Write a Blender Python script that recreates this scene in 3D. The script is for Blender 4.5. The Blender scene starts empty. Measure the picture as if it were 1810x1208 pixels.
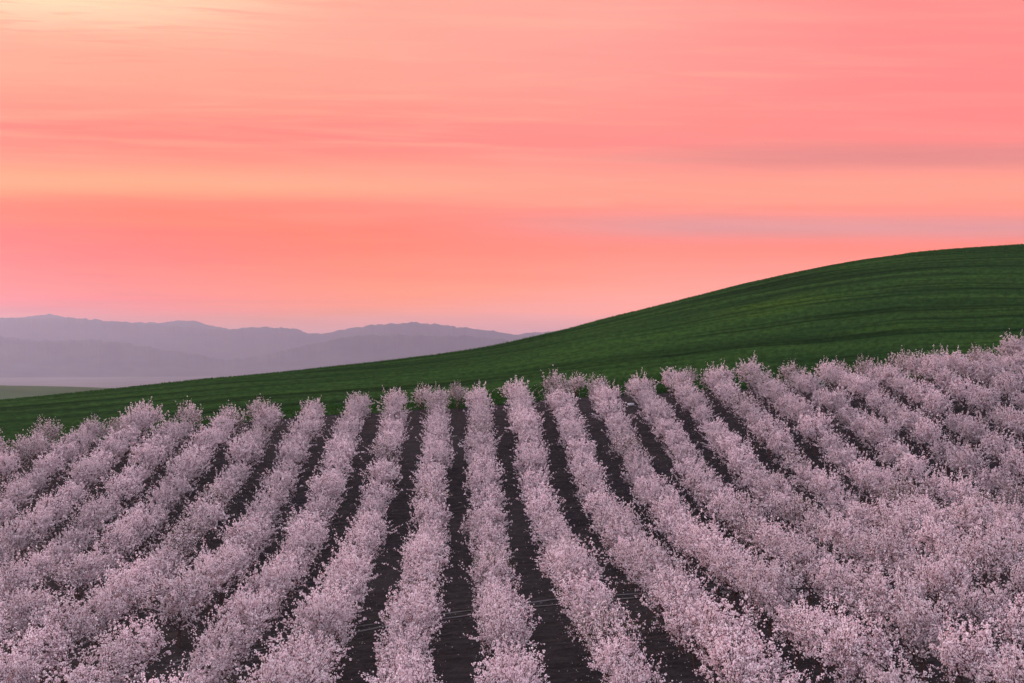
import bpy, math, random
import numpy as np

random.seed(7)
rng = np.random.default_rng(11)
scene = bpy.context.scene
COL = scene.collection

# ------------------------------------------------------------------ camera
F_PX, CX, CY = 1800.0, 905.0, 604.0          # focal length and centre in photo pixels (1810 x 1208)
YAW = math.atan((905 - 810) / F_PX)
PITCH = math.atan((640 - 604) / F_PX)
CAM_Z = 20.0
cam_data = bpy.data.cameras.new("camera")
cam_data.sensor_width = 36.0
cam_data.sensor_fit = 'HORIZONTAL'
cam_data.lens = F_PX / 1810 * 36.0
cam_data.clip_start = 0.5
cam_data.clip_end = 40000
cam = bpy.data.objects.new("camera", cam_data)
COL.objects.link(cam)
cam.location = (0, 0, CAM_Z)
cam.rotation_euler = (math.pi / 2 + PITCH, 0, -YAW)
scene.camera = cam

# ------------------------------------------------------------------ exposure
vs = scene.view_settings
vs.view_transform = 'Standard'
vs.look = 'None'
vs.gamma = 1.0
vs.exposure = 0.0
vs.use_curve_mapping = False
scene.cycles.use_denoising = True
scene.cycles.max_bounces = 6
scene.cycles.diffuse_bounces = 4
scene.cycles.transmission_bounces = 3
scene.cycles.volume_bounces = 1
scene.cycles.transparent_max_bounces = 8

# ------------------------------------------------------------------ world: dusk sky
SUN_AZ = math.radians(-62)      # measured from +Y towards +X: the sun stands low on the left
SUN_EL = math.radians(13)

HAZE_DENSITY, HAZE_TOP = 9.0e-5, 600.0
HAZE_GLOW = (0.60, 0.45, 0.62)

def lin(r, g, b):
    f = lambda c: (c / 255 / 12.92) if c / 255 <= 0.04045 else ((c / 255 + 0.055) / 1.055) ** 2.4
    return (f(r), f(g), f(b), 1.0)

class NT:
    """tiny helper for node trees"""
    def __init__(self, tree):
        self.t = tree
        self.n = tree.nodes
    def new(self, kind, **kw):
        n = self.n.new(kind)
        for k, v in kw.items():
            setattr(n, k, v)
        return n
    def put(self, sock, v):
        if v is None:
            return
        if hasattr(v, 'is_output') or isinstance(v, bpy.types.NodeSocket):
            self.t.links.new(v, sock)
        else:
            sock.default_value = v
    def math(self, op, a, b=None, c=None, clamp=False):
        n = self.new('ShaderNodeMath', operation=op, use_clamp=clamp)
        self.put(n.inputs[0], a)
        self.put(n.inputs[1], b)
        self.put(n.inputs[2], c)
        return n.outputs[0]
    def rng(self, v, a, b, c=0.0, d=1.0, smooth=True):
        n = self.new('ShaderNodeMapRange', interpolation_type='SMOOTHSTEP' if smooth else 'LINEAR')
        self.put(n.inputs['Value'], v)
        for k, x in (('From Min', a), ('From Max', b), ('To Min', c), ('To Max', d)):
            n.inputs[k].default_value = x
        return n.outputs['Result']
    def bump_band(self, v, centre, half):
        """1 at centre, smoothly 0 at centre +- half"""
        d = self.math('ABSOLUTE', self.math('SUBTRACT', v, centre))
        return self.rng(d, 0.0, half, 1.0, 0.0)
    def xyz(self, x, y, z):
        n = self.new('ShaderNodeCombineXYZ')
        for i, v in enumerate((x, y, z)):
            self.put(n.inputs[i], v)
        return n.outputs[0]
    def noise(self, vec, scale, detail=4.0, rough=0.55, dist=0.0):
        n = self.new('ShaderNodeTexNoise')
        self.put(n.inputs['Vector'], vec)
        n.inputs['Scale'].default_value = scale
        n.inputs['Detail'].default_value = detail
        n.inputs['Roughness'].default_value = rough
        n.inputs['Distortion'].default_value = dist
        return n.outputs['Fac']
    def mix(self, fac, a, b, mode='MIX'):
        n = self.new('ShaderNodeMix', data_type='RGBA', blend_type=mode)
        self.put(n.inputs[0], fac)
        self.put(n.inputs[6], a)
        self.put(n.inputs[7], b)
        return n.outputs[2]
    def ramp(self, v, stops, interp='LINEAR'):
        n = self.new('ShaderNodeValToRGB')
        cr = n.color_ramp
        cr.interpolation = interp
        while len(cr.elements) < len(stops):
            cr.elements.new(0.5)
        for e, (p, c) in zip(cr.elements, stops):
            e.position = p
            e.color = c
        self.put(n.inputs[0], v)
        return n.outputs[0]

world = bpy.data.worlds.new("World")
scene.world = world
world.use_nodes = True
world.node_tree.nodes.clear()
W = NT(world.node_tree)
tc = W.new('ShaderNodeTexCoord')
sep = W.new('ShaderNodeSeparateXYZ')
W.put(sep.inputs[0], tc.outputs['Generated'])
dx, dy, dz = sep.outputs
DEG = 180 / math.pi
flat = W.math('SQRT', W.math('ADD', W.math('MULTIPLY', dy, dy), W.math('MULTIPLY', W.math('MULTIPLY', dx, dx), 0.12)))
EL = W.math('MULTIPLY', W.math('ARCTAN2', dz, flat), DEG)        # flat cloud layers run straight across the view
AZ = W.math('MULTIPLY', W.math('ARCTAN2', dx, dy), DEG)
# long flat layers of cloud: noise stretched along the horizon
lay = W.xyz(W.math('MULTIPLY', AZ, 0.020), W.math('MULTIPLY_ADD', EL, 0.30, W.math('MULTIPLY', AZ, -0.002)), 3.7)
n_big = W.noise(lay, 1.0, 3.0, 0.5, 0.2)
lay2 = W.xyz(W.math('MULTIPLY', AZ, 0.050), W.math('MULTIPLY_ADD', EL, 1.15, W.math('MULTIPLY', AZ, 0.004)), 9.1)
n_mid = W.noise(lay2, 1.0, 4.0, 0.55, 0.35)
lay3 = W.xyz(W.math('MULTIPLY', AZ, 0.12), W.math('MULTIPLY_ADD', EL, 2.2, W.math('MULTIPLY', AZ, 0.035)), 1.3)
n_fine = W.noise(lay3, 1.0, 5.0, 0.6, 0.5)
wob = W.math('ADD', W.math('MULTIPLY', W.math('SUBTRACT', n_big, 0.5), 1.5),
             W.math('MULTIPLY', W.math('SUBTRACT', n_mid, 0.5), 1.5))
ELW = W.math('ADD', EL, wob)
t = W.math('DIVIDE', W.math('ADD', ELW, 2.0), 40.0, clamp=True)
def st(e, r, g, b, k=1.03):
    c = lin(r, g, b)
    return ((e + 2) / 40, (c[0] * k, c[1] * k, c[2] * k, 1))
base = W.ramp(t, [st(-2, 230, 174, 168, 1), st(2.4, 234, 168, 169, 1), st(3.8, 250, 158, 141), st(5.4, 255, 146, 130), st(7.0, 255, 136, 122),
                  st(8.2, 255, 144, 130), st(9.7, 255, 159, 139), st(10.9, 255, 154, 138), st(12.0, 255, 140, 133), st(13.8, 255, 147, 136),
                  st(17.0, 255, 157, 146), st(21.0, 255, 168, 153), st(27, 250, 168, 158), st(38, 238, 190, 190)])
left = W.rng(AZ, 16.0, -26.0)
right = W.rng(AZ, -2.0, 24.0)
# peach layers on the left, paler and yellower high up
pe = W.math('MULTIPLY', W.bump_band(ELW, 9.7, 1.4), W.rng(AZ, 14.0, -22.0))
c1 = W.mix(W.math('MULTIPLY', pe, 0.65), base, lin(255, 186, 146))
pe2 = W.math('MULTIPLY', W.rng(ELW, 12.4, 16.0), left)
c2 = W.mix(W.math('MULTIPLY', pe2, 0.46), c1, lin(255, 196, 162))
ye = W.math('MULTIPLY', W.rng(W.math('ADD', ELW, W.math('MULTIPLY', n_fine, 2.2)), 17.6, 20.4), W.rng(AZ, -3.0, -21.0))
c3 = W.mix(W.math('MULTIPLY', ye, 0.9), c2, lin(254, 228, 190))
# the right half is pinker
pk = W.math('MULTIPLY', W.rng(AZ, 6.0, 27.0), W.rng(ELW, 10.5, 14.0))
c3 = W.mix(W.math('MULTIPLY', pk, 0.85), c3, lin(255, 136, 134))
# thin peach wisps
wi = W.math('MULTIPLY', W.rng(n_mid, 0.46, 0.66), W.math('MULTIPLY', W.rng(EL, 6.0, 13.0), W.rng(AZ, 30.0, 4.0, 0.25, 1.0)))
c4 = W.mix(W.math('MULTIPLY', wi, 0.46), c3, lin(255, 180, 156))
# grey-mauve undersides on the right
mv1 = W.math('MULTIPLY', W.bump_band(W.math('ADD', EL, W.math('MULTIPLY', wob, 0.35)), 11.55, 1.4), W.rng(AZ, 0.0, 21.0))
mv2 = W.math('MULTIPLY', W.bump_band(W.math('ADD', EL, W.math('MULTIPLY', wob, 0.35)), 7.6, 1.3), W.rng(AZ, -5.0, 15.0))
c5 = W.mix(W.math('MULTIPLY', mv1, 0.80), c4, lin(223, 140, 137))
c5 = W.mix(W.math('MULTIPLY', mv2, 0.85), c5, lin(220, 154, 156))
pk2 = W.math('MULTIPLY', W.rng(EL, 7.4, 3.0), W.rng(AZ, 2.0, 20.0))
c5 = W.mix(W.math('MULTIPLY', pk2, 0.70), c5, lin(250, 166, 160))
# a few thin darker wisps on the left
dw = W.math('MULTIPLY', W.rng(n_fine, 0.50, 0.64), W.math('MULTIPLY', left, W.rng(EL, 8.0, 15.0)))
c6 = W.mix(W.math('MULTIPLY', dw, 0.62), c5, lin(255, 156, 140))
fine = W.math('MULTIPLY_ADD', W.math('SUBTRACT', n_fine, 0.5), 0.16, 1.0)
cloud = W.mix(1.0, c6, W.xyz(fine, fine, fine), 'MULTIPLY')
# the haze box lies in front of this sky: above the air the clouds are purer in colour than they look from the ground
path = W.math('MINIMUM', W.math('DIVIDE', HAZE_TOP - CAM_Z, W.math('MAXIMUM', dz, 0.01)), 16000.0)
T_ = W.math('MAXIMUM', W.math('EXPONENT', W.math('MULTIPLY', path, -HAZE_DENSITY)), 0.35)
gaz = W.math('MULTIPLY', W.math('SUBTRACT', 1.0, T_), W.rng(AZ, -24.0, 12.0, 1.10, 0.62))      # the haze glows most towards the sun, on the left
g3 = W.xyz(*[W.math('MULTIPLY', gaz, j_) for j_ in HAZE_GLOW])
cloud = W.mix(1.0, W.mix(1.0, cloud, g3, 'SUBTRACT'), W.xyz(T_, T_, T_), 'DIVIDE')
vmx = W.new('ShaderNodeVectorMath', operation='MAXIMUM')
W.put(vmx.inputs[0], cloud); vmx.inputs[1].default_value = (0.02, 0.02, 0.02)
cloud = vmx.outputs[0]
# clear dusk sky above and behind the lit cloud deck
sky = W.new('ShaderNodeTexSky', sky_type='NISHITA')
sky.sun_disc = False
sky.sun_elevation = math.radians(1.0)
sky.sun_rotation = SUN_AZ
sky.altitude = 100
dusk = W.mix(1.0, W.mix(1.0, sky.outputs[0], (0.10, 0.10, 0.10, 1), 'MULTIPLY'), (1.16, 1.15, 1.36, 1), 'ADD')
front = W.math('MULTIPLY', W.rng(EL, 52.0, 20.0), W.rng(W.math('ABSOLUTE', W.math('ADD', AZ, 15.0)), 150.0, 55.0))
allsky = W.mix(front, dusk, cloud)
bg = W.new('ShaderNodeBackground')
W.put(bg.inputs[0], allsky)
bg.inputs[1].default_value = 1.0
wo = W.new('ShaderNodeOutputWorld')
W.put(wo.inputs[0], bg.outputs[0])

# ------------------------------------------------------------------ sun: the last soft light from the left
sun_data = bpy.data.lights.new("sun", 'SUN')
sun_data.energy = 3.3
sun_data.angle = math.radians(22)
sun_data.color = (1.0, 0.66, 0.60)
sun = bpy.data.objects.new("sun", sun_data)
COL.objects.link(sun)
sun.rotation_euler = (math.pi / 2 - SUN_EL, 0, -SUN_AZ + math.pi)   # shines away from the sun's azimuth
sun.location = (-60, 20, 60)

# ------------------------------------------------------------------ helpers
def mesh_obj(name, verts, faces, mats, parent=None, smooth=False, loc=None):
    me = bpy.data.meshes.new(name)
    me.from_pydata(verts if isinstance(verts, list) else verts.tolist(), [], faces if isinstance(faces, list) else faces.tolist())
    for m in (mats if isinstance(mats, (list, tuple)) else [mats]):
        me.materials.append(m)
    if smooth:
        me.polygons.foreach_set('use_smooth', [True] * len(me.polygons))
    me.update()
    o = bpy.data.objects.new(name, me)
    COL.objects.link(o)
    if parent:
        o.parent = parent
    if loc:
        o.location = loc
    return o

def grid_faces(nr, nc):
    i = np.arange(nr - 1)[:, None] * nc + np.arange(nc - 1)[None]
    return np.stack([i, i + 1, i + nc + 1, i + nc], -1).reshape(-1, 4)

def vnoise(x, y, seed=0):
    """smooth value noise, 0..1"""
    xi = np.floor(x).astype(np.int64); yi = np.floor(y).astype(np.int64)
    xf = x - xi; yf = y - yi
    xf = xf * xf * (3 - 2 * xf); yf = yf * yf * (3 - 2 * yf)
    def h(a, b):
        n = (a * 374761393 + b * 668265263 + seed * 1442695041) & 0x7fffffff
        n = ((n ^ (n >> 13)) * 1274126177) & 0x7fffffff
        return ((n ^ (n >> 16)) & 0xffff) / 65535.0
    return (h(xi, yi) * (1 - xf) + h(xi + 1, yi) * xf) * (1 - yf) + (h(xi, yi + 1) * (1 - xf) + h(xi + 1, yi + 1) * xf) * yf

def fbm(x, y, oct=4, seed=0):
    a = 0.0; s = 1.0; tot = 0.0
    for o in range(oct):
        a = a + s * vnoise(x * 2 ** o, y * 2 ** o, seed + o * 17); tot += s; s *= 0.5
    return a / tot

# photo pixel -> direction (used only to survey where things stand in the place)
_fw = np.array([math.sin(YAW) * math.cos(PITCH), math.cos(YAW) * math.cos(PITCH), math.sin(PITCH)])
_rt = np.array([math.cos(YAW), -math.sin(YAW), 0.0])
_up = np.cross(_rt, _fw)
def ray(x, y):
    d = _fw[None] * F_PX + _rt[None] * (np.atleast_1d(x)[:, None] - CX) + _up[None] * (CY - np.atleast_1d(y)[:, None])
    return d
def project(p):
    v = np.asarray(p, float) - np.array([0, 0, CAM_Z])
    w = v @ _fw
    return CX + F_PX * (v @ _rt) / w, CY - F_PX * (v @ _up) / w, w

# orchard ground: a flat valley bottom turning into a slope that climbs to the wheat
def sstep(x, a, b):
    t_ = np.clip((x - a) / (b - a), 0, 1)
    return t_ * t_ * (3 - 2 * t_)

def ground(X, Y):
    X = np.asarray(X, float); Y = np.asarray(Y, float)
    Xc = np.where(np.abs(X) < 95, X, np.sign(X) * (95 + 25 * np.tanh((np.abs(X) - 95) / 25)))
    # the slope eases off towards its top, early on the left and late on the right
    soft = lambda v: 4.0 * np.log1p(np.exp(np.clip(v / 4.0, -30, 60)))
    Ye = Y - 0.70 * sstep(Xc, 10, 70) * soft(Y - 144) - 0.20 * sstep(-Xc, 20, 66) * soft(Y - 125)
    sp = 5.0 * np.log1p(np.exp(np.clip((Ye - 104) / 5.0, -30, 60)))
    xp = np.maximum(Xc, 0); xm = np.minimum(Xc, 0)
    z = (-20.297 + 0.07199 * xp + 0.05653 * xm - 2.812e-4 * xp * xp + 1.682e-4 * xm * xm
         + sp * (0.23708 + 3.081e-4 * xp - 5.488e-4 * xm + 9.88e-6 * xp * xp))
    return z + CAM_Z

def tree_limit(X):
    return np.interp(X, [-150, -90, -65, -47, -30, 0, 25, 50, 78, 150], [128, 137, 144, 148.5, 153, 157.3, 157.4, 158, 158.5, 158])
def edge_y(X):
    X = np.asarray(X, float)
    acc = 0
    for o_ in (-9, -4.5, 0, 4.5, 9):
        acc = acc + tree_limit(X + o_)
    return acc / 5 + np.interp(X, [-65, -20, 0, 150], [4.0, 2.6, 1.6, 1.8])

def hit_ground(x, y):
    d = ray(x, y)[0]
    ts = np.linspace(0.01, 0.15, 6000)
    q = d[None] * ts[:, None]; q[:, 2] += CAM_Z
    i = int(np.argmax(q[:, 2] < ground(q[:, 0], q[:, 1])))
    return q[i]

# ------------------------------------------------------------------ materials
def material(name):
    m = bpy.data.materials.new(name)
    m.use_nodes = True
    m.node_tree.nodes.clear()
    n = NT(m.node_tree)
    out = n.new('ShaderNodeOutputMaterial')
    return m, n, out

def mat_soil():
    m, n, out = material("tilled_soil")
    tc = n.new('ShaderNodeTexCoord')
    mp = n.new('ShaderNodeMapping')
    n.put(mp.inputs[0], tc.outputs['Object'])
    mp.inputs['Scale'].default_value = (0.5, 1.5, 1.0)     # cultivated across the slope
    streak = n.noise(mp.outputs[0], 1.0, 6.0, 0.65, 0.4)
    clod = n.noise(tc.outputs['Object'], 1.7, 6.0, 0.72)
    patch = n.noise(tc.outputs['Object'], 0.07, 4.0, 0.55)
    weed = n.noise(tc.outputs['Object'], 0.16, 5.0, 0.6)
    c = n.ramp(streak, [(0.32, (0.012, 0.009, 0.010, 1)), (0.50, (0.025, 0.020, 0.021, 1)), (0.70, (0.050, 0.040, 0.038, 1))])
    c = n.mix(n.rng(clod, 0.35, 0.65), n.mix(1.0, c, (0.45, 0.44, 0.47, 1), 'MULTIPLY'), n.mix(1.0, c, (1.15, 1.12, 1.08, 1), 'MULTIPLY'))
    c = n.mix(n.math('MULTIPLY', n.rng(patch, 0.45, 0.7), 0.35), c, (0.052, 0.042, 0.042, 1))
    c = n.mix(n.math('MULTIPLY', n.rng(weed, 0.60, 0.74), 0.40), c, (0.036, 0.038, 0.020, 1))
    b = n.new('ShaderNodeBsdfPrincipled')
    n.put(b.inputs['Base Color'], c)
    b.inputs['Roughness'].default_value = 0.95
    b.inputs['Specular IOR Level'].default_value = 0.15
    h = n.math('ADD', n.math('MULTIPLY', streak, 0.7), n.math('MULTIPLY', clod, 0.6))
    bp = n.new('ShaderNodeBump')
    bp.inputs['Strength'].default_value = 0.9
    bp.inputs['Distance'].default_value = 0.45
    n.put(bp.inputs['Height'], h)
    n.put(b.inputs['Normal'], bp.outputs[0])
    n.put(out.inputs[0], b.outputs[0])
    return m

YEL = (269.0, 62.0)
def mat_wheat():
    m, n, out = material("young_wheat")
    at = n.new('ShaderNodeAttribute', attribute_name='field')       # metres along / across the drilling
    sp = n.new('ShaderNodeSeparateXYZ')
    n.put(sp.inputs[0], at.outputs['Vector'])
    u, v, q = sp.outputs
    slant = n.math('MULTIPLY_ADD', u, 0.0, v)
    rows = n.noise(n.xyz(n.math('MULTIPLY', u, 0.010), n.math('MULTIPLY', slant, 0.115), 0.0), 1.0, 7.0, 0.68, 0.25)
    tram = n.noise(n.xyz(n.math('MULTIPLY', u, 0.006), n.math('MULTIPLY', v, 0.21), 4.4), 1.0, 2.0, 0.5, 0.15)
    rows2 = n.noise(n.xyz(n.math('MULTIPLY', u, 0.010), n.math('MULTIPLY', v, 0.05), 5.0), 1.0, 4.0, 0.6, 0.2)
    grain = n.noise(n.xyz(n.math('MULTIPLY', u, 0.55), n.math('MULTIPLY', v, 0.45), 2.0), 1.0, 5.0, 0.75)
    patch = n.noise(n.xyz(n.math('MULTIPLY', u, 0.011), n.math('MULTIPLY', v, 0.030), 8.0), 1.0, 3.0, 0.5)
    c = n.ramp(rows, [(0.36, (0.013, 0.034, 0.009, 1)), (0.47, (0.019, 0.047, 0.012, 1)), (0.66, (0.028, 0.062, 0.014, 1))])
    c = n.mix(n.math('MULTIPLY', n.rng(rows2, 0.54, 0.72), 0.45), c, (0.036, 0.084, 0.014, 1))
    c = n.mix(n.math('MULTIPLY', n.rng(patch, 0.48, 0.70), 0.45), c, (0.030, 0.070, 0.014, 1))
    c = n.mix(n.math('MULTIPLY', n.rng(tram, 0.63, 0.70), 0.75), c, (0.003, 0.014, 0.005, 1))
    # a thinner, yellower stretch of crop on the shoulder of the hill
    yl = n.math('MULTIPLY', n.bump_band(n.math('MULTIPLY_ADD', u, -0.02, v), YEL[1] - 0.02 * YEL[0], 15.0), n.bump_band(u, YEL[0], 28.0))
    c = n.mix(n.math('MULTIPLY', n.math('MULTIPLY', yl, n.rng(rows, 0.34, 0.56)), 0.38), c, (0.056, 0.104, 0.010, 1))
    line = n.noise(n.xyz(n.math('MULTIPLY', u, 0.009), n.math('MULTIPLY', v, 0.50), 7.7), 1.0, 3.0, 0.6, 0.1)
    c = n.mix(1.0, c, n.ramp(line, [(0.34, (0.45, 0.47, 0.50, 1)), (0.46, (1.0, 1.0, 1.0, 1)), (0.66, (1.22, 1.20, 1.12, 1))]), 'MULTIPLY')
    c = n.mix(n.rng(grain, 0.30, 0.70), n.mix(1.0, c, (0.50, 0.50, 0.55, 1), 'MULTIPLY'), n.mix(1.0, c, (1.15, 1.15, 1.1, 1), 'MULTIPLY'))
    b = n.new('ShaderNodeBsdfPrincipled')
    n.put(b.inputs['Base Color'], c)
    b.inputs['Roughness'].default_value = 1.0
    b.inputs['Specular IOR Level'].default_value = 0.0
    bp = n.new('ShaderNodeBump')
    bp.inputs['Strength'].default_value = 0.8
    bp.inputs['Distance'].default_value = 0.8
    n.put(bp.inputs['Height'], n.math('ADD', n.math('MULTIPLY', grain, 0.6), n.math('MULTIPLY', rows, 0.9)))
    n.put(b.inputs['Normal'], bp.outputs[0])
    n.put(out.inputs[0], b.outputs[0])
    return m

def mat_noise(name, c1, c2, scale, rough=0.9, bump=0.3, dist=0.05, stretch=(1, 1, 1)):
    m, n, out = material(name)
    tc = n.new('ShaderNodeTexCoord')
    mp = n.new('ShaderNodeMapping')
    n.put(mp.inputs[0], tc.outputs['Object'])
    mp.inputs['Scale'].default_value = stretch
    f = n.noise(mp.outputs[0], scale, 5.0, 0.6)
    b = n.new('ShaderNodeBsdfPrincipled')
    n.put(b.inputs['Base Color'], n.ramp(f, [(0.3, (*c1, 1)), (0.7, (*c2, 1))]))
    b.inputs['Roughness'].default_value = rough
    b.inputs['Specular IOR Level'].default_value = 0.2
    bp = n.new('ShaderNodeBump')
    bp.inputs['Strength'].default_value = bump
    bp.inputs['Distance'].default_value = dist
    n.put(bp.inputs['Height'], f)
    n.put(b.inputs['Normal'], bp.outputs[0])
    n.put(out.inputs[0], b.outputs[0])
    return m

def mat_petal(name, cols, trans=0.35):
    """thin petals or leaves; every tuft carries its own tint"""
    m, n, out = material(name)
    at = n.new('ShaderNodeAttribute', attribute_name='tint')
    oi = n.new('ShaderNodeObjectInfo')
    c = n.ramp(at.outputs['Fac'], [(i / (len(cols) - 1), (*c, 1)) for i, c in enumerate(cols)])
    g = n.math('MULTIPLY_ADD', oi.outputs['Random'], 0.20, 0.86)
    c = n.mix(1.0, c, n.xyz(g, g, g), 'MULTIPLY')
    d = n.new('ShaderNodeBsdfDiffuse')
    tr = n.new('ShaderNodeBsdfTranslucent')
    n.put(d.inputs[0], c)
    n.put(tr.inputs[0], c)
    mx = n.new('ShaderNodeMixShader')
    mx.inputs[0].default_value = trans
    n.put(mx.inputs[1], d.outputs[0])
    n.put(mx.inputs[2], tr.outputs[0])
    n.put(out.inputs[0], mx.outputs[0])
    return m

M_SOIL = mat_soil()
M_WHEAT = mat_wheat()
M_BARK = mat_noise("almond_bark", (0.040, 0.022, 0.020), (0.095, 0.055, 0.048), 9.0, 0.9, 0.6, 0.02, (1, 1, 0.35))
M_TWIG = mat_noise("almond_twig", (0.055, 0.026, 0.024), (0.11, 0.058, 0.050), 3.0, 0.8, 0.0)
M_PETAL = mat_petal("almond_blossom", [(0.42, 0.23, 0.27), (0.84, 0.66, 0.71), (0.95, 0.82, 0.85), (0.97, 0.91, 0.92)], 0.28)
M_LEAF = mat_petal("young_leaf", [(0.10, 0.13, 0.05), (0.20, 0.21, 0.09), (0.30, 0.26, 0.15)], 0.3)
M_BLADE = mat_petal("wheat_blade", [(0.012, 0.048, 0.008), (0.024, 0.080, 0.011), (0.040, 0.105, 0.013)], 0.35)
M_HILL = mat_noise("far_pasture", (0.018, 0.044, 0.016), (0.030, 0.066, 0.024), 0.02, 0.95, 0.0)
M_WOOD = mat_noise("wooded_slope", (0.022, 0.030, 0.028), (0.060, 0.066, 0.056), 0.006, 0.95, 0.0)
M_FLOOR = mat_noise("valley_fields", (0.055, 0.058, 0.056), (0.12, 0.115, 0.108), 0.003, 0.95, 0.0, 1.0, (1, 0.4, 1))
M_TRACK = mat_noise("packed_soil", (0.075, 0.067, 0.068), (0.125, 0.115, 0.115), 1.2, 0.95, 0.3, 0.03)
M_WHITE = mat_noise("white_plastic", (0.72, 0.73, 0.75), (0.82, 0.82, 0.84), 8.0, 0.5, 0.1, 0.01)

# ------------------------------------------------------------------ valley floor and mountains
FLOOR_Z = -80.0
o = mesh_obj("ground", [(-19500, -3000, FLOOR_Z), (19500, -3000, FLOOR_Z), (19500, 19500, FLOOR_Z), (-19500, 19500, FLOOR_Z)], [(0, 1, 2, 3)], M_FLOOR)
o["kind"] = "structure"

def mountain(pts, dist, front, back, seed, fuzz):
    """a ridge whose crest stands `dist` metres off; spurs and gullies run down its front"""
    px = np.array([p[0] for p in pts], float); py = np.array([p[1] for p in pts], float)
    ns, nf, nb = 2600, 20, 5
    xs = np.linspace(px[0], px[-1], ns)
    ys = np.interp(xs, px, py)
    k = np.ones(9) / 9                                    # round the surveyed corners off
    ys = np.convolve(np.pad(ys, 4, 'edge'), k, 'valid')
    ys = ys + (fbm(xs / 26, xs * 0, 3, seed) - 0.5) * fuzz * 3 + (fbm(xs / 8.0, xs * 0 + 5, 3, seed) - 0.5) * fuzz * 4.6
    d = ray(xs, ys)
    hd = np.hypot(d[:, 0], d[:, 1])
    wav = dist * (1 + 0.05 * (fbm(xs / 220, xs * 0 + 3, 3, seed + 5) - 0.5))
    ux, uy = d[:, 0] / hd, d[:, 1] / hd
    crest = np.maximum(CAM_Z + d[:, 2] / hd * wav, FLOOR_Z - 1)
    V = []
    for j in range(nf + nb + 1):
        if j <= nf:
            s = 1 - j / nf                                # 1 at the foot, 0 at the crest
            spur = fbm(xs / 60 + s * 0.8, xs * 0 + s * 2.2, 4, seed + 9)
            prof = (1 - s) ** 1.25 * (1 - 0.55 * spur * min(1, 2.2 * s) * (1 - s * 0.4))
            r = wav - front * s
        else:
            s = (j - nf) / nb
            prof = np.full(ns, 1 - s)
            r = wav + back * s
        z = FLOOR_Z - 1 + (crest - FLOOR_Z + 1) * prof
        V.append(np.stack([ux * r, uy * r, z], -1))
    ob = mesh_obj("mountain_ridge", np.concatenate(V), grid_faces(nf + nb + 1, ns), M_WOOD, smooth=True)
    ob["kind"] = "structure"
    return ob

mountain([(-700, 600), (-300, 575), (0, 566), (40, 562), (85, 555.5), (110, 560), (150, 570), (235, 571), (285, 571), (310, 568), (335, 566.5), (352, 569), (378, 577), (402, 582),
          (500, 600), (700, 606), (880, 597), (930, 589.5), (985, 584.5), (1100, 583), (1400, 590), (1900, 585), (2500, 595)], 11400, 1200, 1300, 3, 0.8)
mountain([(-700, 590), (-350, 570), (-100, 566), (0, 561.5), (30, 563), (90, 561), (140, 564), (200, 567.5), (260, 573), (330, 579), (380, 582.5), (420, 581.5), (455, 578.5),
          (520, 580), (545, 590), (575, 589), (600, 584), (650, 575.5), (690, 571.5), (730, 570), (768, 572.5), (800, 577), (850, 582), (880, 587), (915, 592), (960, 596), (1100, 605), (1500, 600), (2500, 610)], 10200, 1400, 1200, 21, 1.0)
mountain([(-700, 610), (-300, 596), (0, 595), (80, 603), (160, 600.5), (210, 605.5), (300, 620), (370, 632), (405, 634.5), (430, 633), (480, 625), (560, 606), (600, 597.5), (640, 592.5),
          (700, 592.5), (770, 593), (830, 594.5), (870, 597.5), (900, 603), (930, 599), (985, 590), (1080, 586), (1500, 595), (2500, 605)], 8200, 900, 1000, 44, 1.2)

# ------------------------------------------------------------------ wheat hill
sil_x = np.array([-900, -500, -200, 0, 133, 215, 298, 398, 497, 600, 700, 800, 900, 986, 1031, 1097, 1210, 1309, 1409, 1508, 1608, 1707, 1810, 2000, 2300, 2700], float)
sil_y = 2.6 + np.array([840, 775, 730, 710, 696, 688, 679, 669, 661, 650.5, 638, 624, 607, 586.5, 575, 558, 528, 504, 481, 462, 448, 439, 432.5, 427, 432, 460], float)
NU = 620
ux_px = np.linspace(-850, 2650, NU)
def smooth_interp(x, xp, yp):
    y = np.interp(x, xp, yp)
    w_ = 15
    return np.convolve(np.pad(y, w_ // 2, 'edge'), np.ones(w_) / w_, 'valid')
cy_px = smooth_interp(ux_px, sil_x, sil_y)
dd = ray(ux_px, cy_px)
hd = np.hypot(dd[:, 0], dd[:, 1])
DX, DY = dd[:, 0] / hd, dd[:, 1] / hd
TAN_C = dd[:, 2] / hd
R_C = np.interp(ux_px, [-900, 0, 600, 1200, 1810, 2700], [230, 235, 250, 285, 320, 340])
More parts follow.
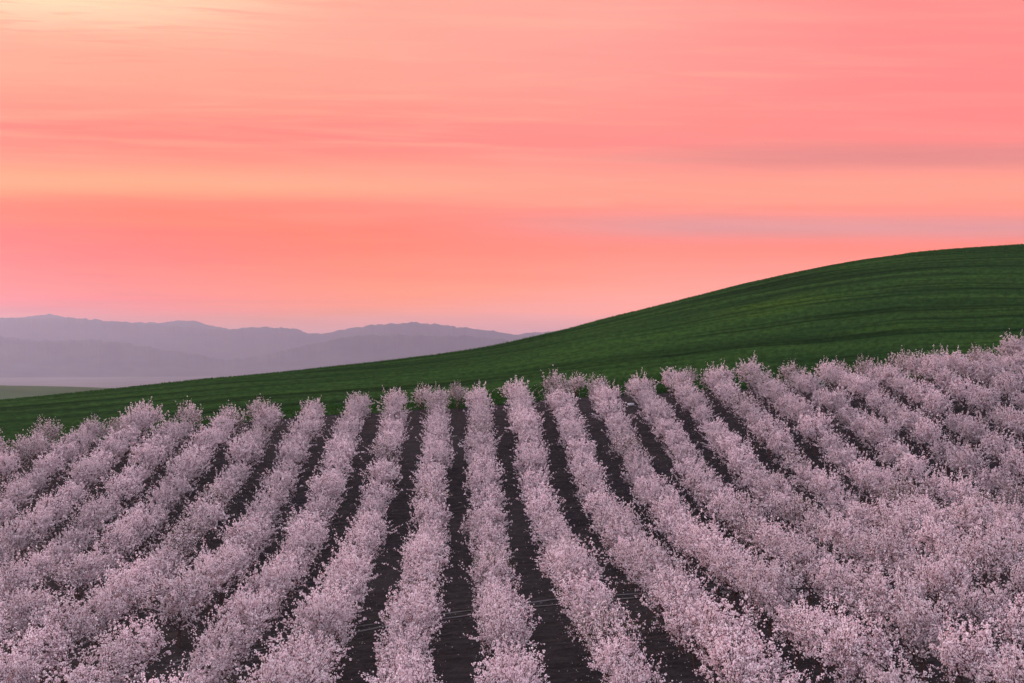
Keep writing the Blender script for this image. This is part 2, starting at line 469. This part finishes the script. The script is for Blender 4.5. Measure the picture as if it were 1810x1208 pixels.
# where each bearing leaves the orchard
R_E = np.empty(NU)
for i in range(NU):
    r = np.linspace(60, 320, 2000)
    R_E[i] = r[int(np.argmax(r * DY[i] > edge_y(r * DX[i])))] if np.any(r * DY[i] > edge_y(r * DX[i])) else 150
R_E = np.clip(R_E, 90, 175)
Z_E = ground(R_E * DX, R_E * DY)
TAN_E = (Z_E - CAM_Z) / R_E
ts = np.concatenate([np.linspace(0, 0.03, 6)[:-1], np.linspace(0.03, 1.0, 330), 1 + np.linspace(0.02, 1.6, 40)])
V = []; FLD = []
arc = np.concatenate([[0], np.cumsum(np.hypot(np.diff(R_C * DX), np.diff(R_C * DY)))])
for j, tt in enumerate(ts):
    r = R_E + (R_C - R_E) * tt
    k = (1 - tt) ** 2
    tan = TAN_C - (TAN_C - TAN_E) * k * np.where(tt > 1, 1.4, 1.0)
    z = CAM_Z + r * tan
    x, y = r * DX, r * DY
    v = (r - R_E)
    stand = 0.42 * np.clip(v / 0.25, 0, 1)
    # the drilled rows stand as low waves along the hill
    wave = (fbm(arc * 0.02 + v * 0.01, v * 0.42, 4, 5) - 0.5) * 0.55 + (vnoise(arc * 0.05, v * 0.11, 8) - 0.5) * 0.5
    z = z + stand + wave * np.clip(v / 3, 0, 1)
    z = np.maximum(z, FLOOR_Z - 2)
    V.append(np.stack([x, y, z], -1)); FLD.append(np.stack([arc, v, np.zeros(NU)], -1))
HV = np.concatenate(V)
hill = mesh_obj("wheat_field", HV, grid_faces(len(ts), NU), M_WHEAT, smooth=True)
hill["kind"] = "structure"
a = hill.data.attributes.new('field', 'FLOAT_VECTOR', 'POINT')
a.data.foreach_set('vector', np.concatenate(FLD).astype(np.float32).ravel())
HILL = HV.reshape(len(ts), NU, 3)

# wheat blades: tufts that stand on the field
def blades(n, jmax, ragged, seed):
    g = np.random.default_rng(seed)
    fi = g.random(n) ** ragged * (jmax - 1.01); fu = g.random(n) * (NU - 1.01)
    lo, hi = np.searchsorted(ux_px, -60), np.searchsorted(ux_px, 1870)
    fu = lo + fu / NU * (hi - lo)
    j = fi.astype(int); i = fu.astype(int); a_ = (fi - j)[:, None]; b_ = (fu - i)[:, None]
    p = (HILL[j, i] * (1 - a_) + HILL[j + 1, i] * a_) * (1 - b_) + (HILL[j, i + 1] * (1 - a_) + HILL[j + 1, i + 1] * a_) * b_
    ang = g.random(n) * math.tau
    h = 0.14 + 0.22 * g.random(n); wd = 0.05 + 0.07 * g.random(n)
    s = np.stack([np.cos(ang), np.sin(ang), ang * 0], -1) * wd[:, None]
    lean = np.stack([g.normal(0, 0.09, n), g.normal(0, 0.09, n), h], -1)
    v = np.stack([p - s - [0, 0, 0.05], p + s - [0, 0, 0.05], p + lean + s * 0.25, p + lean - s * 0.25], 1).reshape(-1, 3)
    return v, g.random(n)
v1, t1 = blades(14000, len(ts) - 40, 0.06, 3)
v2, t2 = blades(22000, 22, 1.0, 4)
vb = np.concatenate([v1, v2]); tb = np.concatenate([t1, t2])
wheat = mesh_obj("wheat", vb, np.arange(len(vb)).reshape(-1, 4), M_BLADE)
wheat["kind"] = "stuff"
wheat["label"] = "short green wheat covering the hill above the orchard"
wheat["category"] = "wheat"
a = wheat.data.attributes.new('tint', 'FLOAT', 'FACE')
a.data.foreach_set('value', tb.astype(np.float32))

# paler hill behind the left end of the wheat
px = np.linspace(-900, 620, 160)
py = np.interp(px, [-900, -400, -100, 0, 100, 205, 320, 450, 620], [715, 692, 683.5, 682, 683, 687, 694, 706, 725])
py = np.convolve(np.pad(py, 5, 'edge'), np.ones(11) / 11, 'valid')
d = ray(px, py); h_ = np.hypot(d[:, 0], d[:, 1]); V = []
for s in np.linspace(-1, 1, 41):
    r = 900 + s * 300
    z = CAM_Z + d[:, 2] / h_ * 900 - 40 * s * s + (fbm(px / 40, px * 0 + s * 3, 3, 8) - 0.5) * 1.0
    V.append(np.stack([d[:, 0] / h_ * r, d[:, 1] / h_ * r, np.maximum(z, FLOOR_Z - 1)], -1))
o = mesh_obj("hill", np.concatenate(V), grid_faces(41, 160), M_HILL, smooth=True)
o["kind"] = "structure"

# ------------------------------------------------------------------ orchard soil
def soil_h(X, Y):
    """orchard ground with the unevenness of tilled soil, cultivated across the slope"""
    X = np.asarray(X, float); Y = np.asarray(Y, float)
    return ground(X, Y) + (fbm(X * 0.22, Y * 0.4, 2, 2) - 0.5) * 0.24 + (fbm(X * 0.16, Y * 1.15, 2, 31) - 0.5) * 0.13
def soil_z(X, Y):
    return float(soil_h(X, Y))
gx = np.linspace(-150, 150, 561)
span = np.concatenate([np.linspace(-80, 44, 40)[:-1], np.linspace(44, 159, 340)])
gs = (span + 80) / 239.0
rows_v = []
for s in gs:
    Y = -80 + (edge_y(gx) + 1.0 + 80) * s
    z = soil_h(gx, Y)
    if s == 1.0:
        z = z - 0.3
    rows_v.append(np.stack([gx, Y, z], -1))
o = mesh_obj("orchard_soil", np.concatenate(rows_v), grid_faces(len(gs), len(gx)), M_SOIL, smooth=True)
o["kind"] = "structure"

# a pair of pale wheel tracks crossing the lanes
def track(off):
    pts = [(300, 1176), (629, 1115), (815, 1086), (965, 1065), (1105, 1056), (1300, 1044)]
    P = np.array([hit_ground(x, y)[:2] for x, y in pts])
    xs = np.linspace(P[0, 0], P[-1, 0], 260)
    ys = np.polyval(np.polyfit(P[:, 0], P[:, 1], 2), xs) + off + (fbm(xs * 0.15, xs * 0, 3, 3) - 0.5) * 0.25
    vv = []
    wv = 0.13 + 0.06 * fbm(xs * 0.8, xs * 0 + 2, 3, 6)
    for sgn in (-1, 1):
        yy = ys + sgn * wv
        zz = [soil_z(a_, b_) + 0.05 for a_, b_ in zip(xs, yy)]
        vv.append(np.stack([xs, yy, zz], -1))
    ob = mesh_obj("wheel_track", np.concatenate(vv), grid_faces(2, 260), M_TRACK, smooth=True)
    ob["kind"] = "structure"
track(0.75); track(-0.75)

# ------------------------------------------------------------------ almond trees
def tube(pts, rad, sides, V, Fc):
    """append a tapered tube along pts"""
    pts = np.asarray(pts); n = len(pts)
    base = len(V)
    for i in range(n):
        tdir = pts[min(i + 1, n - 1)] - pts[max(i - 1, 0)]
        tdir = tdir / (np.linalg.norm(tdir) + 1e-9)
        a_ = np.cross(tdir, [0.31, 0.77, 0.55]); a_ /= np.linalg.norm(a_) + 1e-9
        b_ = np.cross(tdir, a_)
        for s in range(sides):
            an = math.tau * s / sides
            V.append(tuple(pts[i] + (a_ * math.cos(an) + b_ * math.sin(an)) * rad[i]))
    for i in range(n - 1):
        for s in range(sides):
            s2 = (s + 1) % sides
            Fc.append((base + i * sides + s, base + i * sides + s2, base + (i + 1) * sides + s2, base + (i + 1) * sides + s))

def grow(p, d, length, n, up, g, wig=0.10):
    pts = [np.array(p, float)]
    d = d / np.linalg.norm(d)
    for i in range(n):
        d = d + g.normal(0, wig, 3) + np.array([0, 0, up])
        d /= np.linalg.norm(d)
        pts.append(pts[-1] + d * length / n)
    return pts

def at(pts, f):
    k = f * (len(pts) - 1); i = min(int(k), len(pts) - 2)
    return pts[i] + (pts[i + 1] - pts[i]) * (k - i), pts[i + 1] - pts[i]

def almond(seed, bloom=1.0, leafy=0.0):
    """returns trunk mesh and crown mesh of one almond tree, base at the origin"""
    g = np.random.default_rng(seed)
    TV, TF, CV, CF = [], [], [], []
    hh = 0.95 + 0.25 * g.random()
    lean = g.normal(0, 0.06, 2)
    trunk = [np.array([0, 0, -0.15]), np.array([lean[0] * .3, lean[1] * .3, hh * .35]), np.array([lean[0] * .7, lean[1] * .7, hh * .7]), np.array([lean[0], lean[1], hh])]
    tube(trunk, [0.17, 0.13, 0.12, 0.135], 7, TV, TF)
    shoots = []; skel = []
    ns = int(g.integers(4, 7)); a0 = g.random() * math.tau
    for i in range(ns):
        az = a0 + math.tau * i / ns + g.normal(0, 0.22)
        tilt = math.radians(g.uniform(32, 62))
        d = np.array([math.cos(az) * math.sin(tilt), math.sin(az) * math.sin(tilt), math.cos(tilt)])
        L = g.uniform(1.45, 2.0)
        limb = grow(trunk[-1] - np.array([0, 0, 0.12]), d, L, 5, 0.05, g, 0.09)
        tube(limb, np.linspace(0.075, 0.030, 6), 5, TV, TF)
        nb = int(g.integers(8, 11))
        for b in range(nb):
            f = 0.30 + 0.70 * (b + g.random() * 0.8) / nb
            p, dirn = at(limb, min(f, 1.0))
            rad = np.array([p[0], p[1], (p[2] - 1.9) * 0.9])
            rad = rad / (np.linalg.norm(rad) + 1e-6)
            d2 = dirn / np.linalg.norm(dirn) * 0.45 + rad * 0.55 + g.normal(0, 0.52, 3) + np.array([0, 0, 0.10])
            br = grow(p, d2, g.uniform(0.75, 1.3), 4, 0.03, g, 0.12)
            tube(br, np.linspace(0.024, 0.010, 5), 4, CV, CF)
            shoots.append((br, 0.30, 0.060))
            skel += [at(br, q)[0] for q in (0.25, 0.5, 0.75, 1.0)]
    # fine shoots fill a rounded, uneven crown
    skel = np.array(skel)
    rx, rz, cz = g.uniform(1.78, 2.18), g.uniform(1.62, 1.94), g.uniform(2.86, 3.10)
    ph = g.random(6) * math.tau
    nsh = int(g.integers(400, 520))
    for q in range(nsh):
        d = g.normal(size=3); d /= np.linalg.norm(d)
        th = math.atan2(d[1], d[0])
        lump = 1 + 0.14 * math.sin(3 * th + ph[0] + 2 * d[2]) + 0.11 * math.sin(5 * th + ph[1] - 3 * d[2]) + 0.07 * math.sin(4 * d[2] + 2 * th + ph[2])
        rr = (0.12 + 0.88 * g.random()) ** 0.48 * lump * math.exp(g.normal(-0.02, 0.13))
        if d[2] < -0.25 and g.random() < 0.45:
            continue                                      # pruned clear underneath
        if d[2] < -0.45:
            rr *= 0.66
        if math.sin(4 * th + ph[3] + 3 * d[2]) + math.sin(3 * d[2] * 2 + ph[4] - 2 * th) < -1.05:
            continue                                      # open places in the crown
        tip = np.array([d[0] * rx * rr, d[1] * rx * rr, cz + d[2] * rz * rr])
        vec = tip[None] - skel
        dist = np.linalg.norm(vec, axis=1) + 0.35 * np.maximum(0, -vec[:, 2])
        kk = int(np.argmin(np.abs(dist - g.uniform(0.30, 0.75))))
        b0 = skel[kk]; v_ = tip - b0; L_ = np.linalg.norm(v_)
        if L_ > 1.3:
            b0 = tip - v_ / L_ * 1.3
        mid = (b0 + tip) / 2 + g.normal(0, 0.05, 3) - np.array([0, 0, 0.06])
        whip = g.random() < 0.45 and rr > 0.70
        end = tip + (d * 0.9 + np.array([0, 0, 0.25])) * (g.uniform(0.15, 0.75) if whip else 0.05)
        sh = [b0, mid, tip, end]
        tube(sh, [0.016, 0.013, 0.009, 0.005], 3, CV, CF)
        shoots.append((sh, 0.0, 0.072 if whip else 0.046))
    nt = len(CF)
    # blossoms sit in tight clusters along every shoot
    C, R = [], []
    for pts, f0, gap in shoots:
        Ls = sum(np.linalg.norm(pts[i + 1] - pts[i]) for i in range(len(pts) - 1)) * (1 - f0)
        m = g.poisson(Ls / gap * bloom)
        if g.random() < 0.06:
            m = m // 4                                    # some bare shoots
        for q in range(m):
            p, _ = at(pts, min(0.999, f0 + (1 - f0) * g.random()))
            C.append(p + g.normal(0, 0.045, 3)); R.append(0.022 + 0.028 * g.random() + (0.018 if g.random() < 0.2 else 0))
    C = np.array(C); R = np.array(R); n = len(C)
    def tufts(C, R, squash):
        n = len(C)
        u = g.normal(size=(n, 3)); u /= np.linalg.norm(u, axis=1)[:, None]
        w_ = g.normal(size=(n, 3)); w_ -= (w_ * u).sum(1)[:, None] * u; w_ /= np.linalg.norm(w_, axis=1)[:, None]
        x_ = np.cross(u, w_)
        quads = []
        for A_, B_ in ((u, w_), (w_, x_), (x_, u)):
            j1 = (0.75 + 0.5 * g.random(n))[:, None]; j2 = (0.75 + 0.5 * g.random(n))[:, None]
            a_ = A_ * R[:, None] * j1; b_ = B_ * R[:, None] * j2 * squash
            quads.append(np.stack([C - a_, C - b_, C + a_, C + b_], 1))
        return np.stack(quads, 1).reshape(-1, 3)
    BV = tufts(C, R, 1.0)
    base = len(CV)
    verts = np.concatenate([np.array(CV), BV])
    nb_ = n * 3
    faces = CF + (base + np.arange(nb_ * 4).reshape(-1, 4)).tolist()
    tint = np.concatenate([np.zeros(nt), np.repeat(np.clip(g.normal(0.58, 0.24, n), 0, 1), 3)])
    midx = [0] * nt + [1] * nb_
    if leafy > 0:
        idx = np.repeat(np.arange(n), 2)[g.random(2 * n) < leafy / 2]
        LC = C[idx] + g.normal(0, 0.07, (len(idx), 3)); LR = 0.035 + 0.03 * g.random(len(idx))
        LV = tufts(LC, LR, 0.45)
        b0 = len(verts)
        verts = np.concatenate([verts, LV])
        faces += (b0 + np.arange(len(LV)).reshape(-1, 4)).tolist()
        tint = np.concatenate([tint, np.repeat(g.random(len(idx)), 3)])
        midx += [2] * (len(LV) // 4)
    tm = bpy.data.meshes.new("trunk")
    tm.from_pydata(TV, [], TF); tm.materials.append(M_BARK)
    tm.polygons.foreach_set('use_smooth', [True] * len(tm.polygons)); tm.update()
    cm = bpy.data.meshes.new("crown")
    cm.from_pydata(verts.tolist(), [], faces)
    for m_ in (M_TWIG, M_PETAL, M_LEAF):
        cm.materials.append(m_)
    cm.polygons.foreach_set('material_index', midx)
    at_ = cm.attributes.new('tint', 'FLOAT', 'FACE')
    at_.data.foreach_set('value', tint.astype(np.float32))
    cm.update()
    return tm, cm

FULL = [almond(100 + i, 1.0 if i % 3 else 0.88) for i in range(11)]
THIN = [almond(300 + i, 0.45, 0.22) for i in range(2)]
BARE = [almond(400, 0.24, 1.6)]

ORD = ["first", "second", "third", "fourth", "fifth", "sixth", "seventh", "eighth", "ninth", "tenth", "eleventh", "twelfth", "thirteenth",
       "fourteenth", "fifteenth", "sixteenth", "seventeenth", "eighteenth", "nineteenth", "twentieth", "twenty-first", "twenty-second", "twenty-third", "twenty-fourth"]
ROW_W, TREE_L, PHASE = 6.0, 4.85, 77.4

def in_view(x, y, z, r=2.2):
    u, v, w_ = project((x, y, z + 2.6))
    pr = F_PX * r / w_
    return w_ > 5 and -pr < u < 1810 + pr and v - pr * 1.05 < 1208

ALL = FULL + THIN + BARE
mass = []           # the trees that show least, gathered into one object
def plant(x, y, protos, label, scale=None, g=rng, single=True):
    pick = protos[int(g.integers(len(protos)))]
    sc = scale or min(1.17, max(0.82, g.normal(1.01, 0.085)))
    scl = (sc * g.uniform(0.96, 1.05), sc * g.uniform(0.96, 1.05), sc * g.uniform(0.95, 1.06))
    rot = g.random() * math.tau
    loc = (x, y, soil_z(x, y))
    if not single:
        mass.append((loc, scl, rot, [i for i, p in enumerate(ALL) if p is pick][0]))
        return
    e = bpy.data.objects.new("almond_tree", None)
    e.empty_display_size = 0.5
    COL.objects.link(e)
    e.location = loc
    e.scale = scl
    e.rotation_euler = (0, 0, rot)
    e["label"] = label
    e["category"] = "tree"
    e["group"] = "almond trees in blossom in the orchard rows"
    for nm, me in zip(("trunk", "crown"), pick):
        o = bpy.data.objects.new(nm, me)
        COL.objects.link(o)
        o.parent = e

def plant_mass():
    """the rest of the orchard, as one object: a point for each tree, the tree meshes set on the points"""
    me = bpy.data.meshes.new("orchard_backdrop")
    me.from_pydata([m_[0] for m_ in mass], [], [])
    for nm, kind, vals in (("tree_scale", 'FLOAT_VECTOR', [m_[1] for m_ in mass]), ("tree_turn", 'FLOAT_VECTOR', [(0, 0, m_[2]) for m_ in mass])):
        at_ = me.attributes.new(nm, kind, 'POINT')
        at_.data.foreach_set('vector', np.array(vals, np.float32).ravel())
    at_ = me.attributes.new("tree_kind", 'INT', 'POINT')
    at_.data.foreach_set('value', [m_[3] for m_ in mass])
    ob = bpy.data.objects.new("orchard_backdrop", me)
    COL.objects.link(ob)
    ng = bpy.data.node_groups.new("orchard_backdrop", 'GeometryNodeTree')
    ng.interface.new_socket("Geometry", in_out='INPUT', socket_type='NodeSocketGeometry')
    ng.interface.new_socket("Geometry", in_out='OUTPUT', socket_type='NodeSocketGeometry')
    gi = ng.nodes.new('NodeGroupInput'); go = ng.nodes.new('NodeGroupOutput')
    jn = ng.nodes.new('GeometryNodeJoinGeometry')
    def named(nm, kind):
        q = ng.nodes.new('GeometryNodeInputNamedAttribute'); q.data_type = kind
        q.inputs['Name'].default_value = nm
        return q.outputs['Attribute']
    for part in (0, 1):
        src = bpy.data.collections.new(("trunk", "crown")[part] + "_source")
        for i, p in enumerate(ALL):
            src.objects.link(bpy.data.objects.new(("trunk", "crown")[part] + "_source_%02d" % i, p[part]))
        ci = ng.nodes.new('GeometryNodeCollectionInfo')
        ci.inputs['Collection'].default_value = src
        ci.inputs['Separate Children'].default_value = True
        ci.inputs['Reset Children'].default_value = True
        ip = ng.nodes.new('GeometryNodeInstanceOnPoints')
        ip.inputs['Pick Instance'].default_value = True
        e2r = ng.nodes.new('FunctionNodeEulerToRotation')
        ng.links.new(named("tree_turn", 'FLOAT_VECTOR'), e2r.inputs[0])
        ng.links.new(gi.outputs[0], ip.inputs['Points'])
        ng.links.new(ci.outputs[0], ip.inputs['Instance'])
        ng.links.new(named("tree_kind", 'INT'), ip.inputs['Instance Index'])
        ng.links.new(e2r.outputs[0], ip.inputs['Rotation'])
        ng.links.new(named("tree_scale", 'FLOAT_VECTOR'), ip.inputs['Scale'])
        ng.links.new(ip.outputs[0], jn.inputs[0])
    ng.links.new(jn.outputs[0], go.inputs[0])
    md = ob.modifiers.new("trees", 'NODES'); md.node_group = ng
    ob["kind"] = "stuff"
    ob["label"] = "further blossoming almond trees half hidden among the rows"
    ob["category"] = "trees"

# trees that show least from the lane side, as (row, place in row)
HIDDEN = {(k_, n_) for k_, ns_ in {-10.5: (13,), -9.5: (10,), -8.5: (8,), -7.5: (5,), -6.5: (2, 10, 14), -5.5: (13, 15), -4.5: (-4, 12, 13, 15), -3.5: (1, 10, 14, 15), -2.5: (-5, 9, 12, 14, 15, 16), -1.5: (2, 6, 10, 12, 13, 16), -0.5: (0, 3, 4, 11, 13, 14, 15, 16), 0.5: (0, 6, 12, 13, 14, 15, 16), 1.5: (-6, 2, 3, 10, 11, 13, 14, 15, 16), 2.5: (5, 9, 12, 15), 3.5: (11, 12, 15, 16), 4.5: (13, 14, 16), 5.5: (11, 12, 14, 15), 6.5: (11, 13, 16), 7.5: (0, 14, 15), 8.5: (2, 4, 13, 15, 16), 9.5: (4, 11, 14, 16), 10.5: (6, 15, 16), 11.5: (15, 16), 12.5: (11, 15, 16), 13.5: (13, 15, 16), 14.5: (15,)}.items() for n_ in ns_}
MISSING = {(-3.5, -1), (-5.5, 2)}
n_trees = 0
for ki in range(-14, 15):
    k = ki + 0.5
    X0 = k * ROW_W
    side = "right" if k > 0 else "left"
    rn = ORD[int(abs(k) - 0.5)]
    row = []
    last = None
    for n in range(-7, 18):
        x = X0 + rng.normal(0, 0.16); y = PHASE + TREE_L * n + rng.normal(0, 0.22)
        if y > tree_limit(x) + 0.6:
            break
        if (k, n) in MISSING:
            continue
        if in_view(x, y, float(ground(x, y))):
            row.append((x, y, n))
    m = len(row)
    for i, (x, y, n) in enumerate(row):
        # count from whichever end of the row is nearer
        if i < m / 2:
            u, v, w_ = project((x, y, float(ground(x, y)) + 2.6))
            u0, v0, _ = project((row[0][0], row[0][1], float(ground(row[0][0], row[0][1])) + 2.6))
            end = "bottom edge" if v0 > 1080 else ("left edge" if k < 0 else "right edge")
            lab = f"almond tree, {ORD[i]} from the {end} in {rn} row {side} of the straight lane"
        else:
            lab = f"almond tree, {ORD[m - 1 - i]} from the wheat in {rn} row {side} of the straight lane"
        protos = FULL
        if k == 0.5 and n == 2:
            protos = BARE
            lab = "thin greenish-brown almond tree with few blossoms in first row right of straight lane"
        elif i == m - 1 and rng.random() < 0.45:
            protos = THIN
        elif rng.random() < 0.05:
            protos = THIN
        plant(x, y, protos, "pink " + lab if protos is FULL else lab, single=(k, n) not in HIDDEN)
        n_trees += 1
# trees that close the lanes at the wheat end
for lane, word in ((-1, "first lane left of the straight"), (0, "straight"), (3, "third lane right of the straight"), (-5, "fifth lane left of the straight"),
                   (-8, "eighth lane left of the straight"), (6, "sixth lane right of the straight")):
    x = lane * ROW_W + rng.normal(0, 0.3); y = float(tree_limit(x)) + 0.4
    lab = f"small almond tree at the wheat end of the {word} lane" if lane else "small sparse almond tree closing the wheat end of the straight bare lane"
    plant(x, y, THIN, lab, scale=0.86)
    n_trees += 1
if mass:
    plant_mass()
print("trees", n_trees, "in the mass", len(mass))

# petals fallen on the soil under and between the trees
def fallen_petals(n):
    g = np.random.default_rng(77)
    k_ = g.integers(-9, 10, n) + 0.5
    x = k_ * ROW_W + g.normal(0, 1.25, n)
    y = 50 + 105 * g.random(n)
    z = soil_h(x, y) + 0.03
    r = 0.022 + 0.030 * g.random(n); an = g.random(n) * math.tau
    c, s_ = np.cos(an) * r, np.sin(an) * r
    P = np.stack([x, y, z], -1)
    tl = g.normal(0, 0.012, (n, 4))
    V = np.stack([P + np.stack([c, s_, tl[:, 0]], -1), P + np.stack([-s_ * .7, c * .7, tl[:, 1]], -1),
                  P + np.stack([-c, -s_, tl[:, 2]], -1), P + np.stack([s_ * .7, -c * .7, tl[:, 3]], -1)], 1).reshape(-1, 3)
    o = mesh_obj("fallen_petals", V, np.arange(4 * n).reshape(-1, 4), M_PETAL)
    o["kind"] = "stuff"
    o["label"] = "pale petals scattered over the dark orchard soil"
    o["category"] = "petals"
    t_ = o.data.attributes.new('tint', 'FLOAT', 'FACE')
    t_.data.foreach_set('value', np.clip(g.normal(0.6, 0.2, n), 0, 1).astype(np.float32))
fallen_petals(16000)

# small white box lying at the wheat end of a lane
def white_box():
    p = hit_ground(1115, 717)
    bx, by, bz = 0.42, 0.28, 0.30
    V, Fc = [], []
    prof = [(0.94, 0.0), (1.0, 0.08), (0.96, 0.72), (1.04, 0.74), (1.04, 0.90), (0.90, 1.0)]
    for sx, h in prof:
        for q in ((-1, -1), (1, -1), (1, 1), (-1, 1)):
            V.append((q[0] * bx * sx, q[1] * by * sx, bz * h))
    for i in range(len(prof) - 1):
        for s in range(4):
            Fc.append((i * 4 + s, i * 4 + (s + 1) % 4, (i + 1) * 4 + (s + 1) % 4, (i + 1) * 4 + s))
    Fc.append((len(V) - 4, len(V) - 3, len(V) - 2, len(V) - 1)); Fc.append((3, 2, 1, 0))
    ob = mesh_obj("white_box", V, Fc, M_WHITE, loc=(p[0], p[1], soil_z(p[0], p[1]) - 0.01))
    ob.rotation_euler = (0, 0, 0.3)
    ob["label"] = "small white box on the soil near the wheat"
    ob["category"] = "box"
white_box()

# ------------------------------------------------------------------ haze
def haze():
    x0, x1, y0, y1, z0, z1 = -19600, 19600, -3100, 19600, FLOOR_Z - 3, HAZE_TOP
    V = [(x, y, z) for z in (z0, z1) for x, y in ((x0, y0), (x1, y0), (x1, y1), (x0, y1))]
    Fc = [(0, 3, 2, 1), (4, 5, 6, 7), (0, 1, 5, 4), (1, 2, 6, 5), (2, 3, 7, 6), (3, 0, 4, 7)]
    m = bpy.data.materials.new("haze")
    m.use_nodes = True
    nt = m.node_tree
    nt.nodes.clear()
    out = nt.nodes.new('ShaderNodeOutputMaterial')
    pv = nt.nodes.new('ShaderNodeVolumePrincipled')
    pv.inputs['Color'].default_value = (0.61, 0.655, 0.87, 1)
    pv.inputs['Density'].default_value = HAZE_DENSITY
    pv.inputs['Anisotropy'].default_value = 0.6
    nt.links.new(pv.outputs[0], out.inputs['Volume'])
    o = mesh_obj("haze", V, Fc, m)
    o["kind"] = "stuff"
    o["label"] = "thin lavender dusk haze over the valley"
    o["category"] = "haze"
haze()
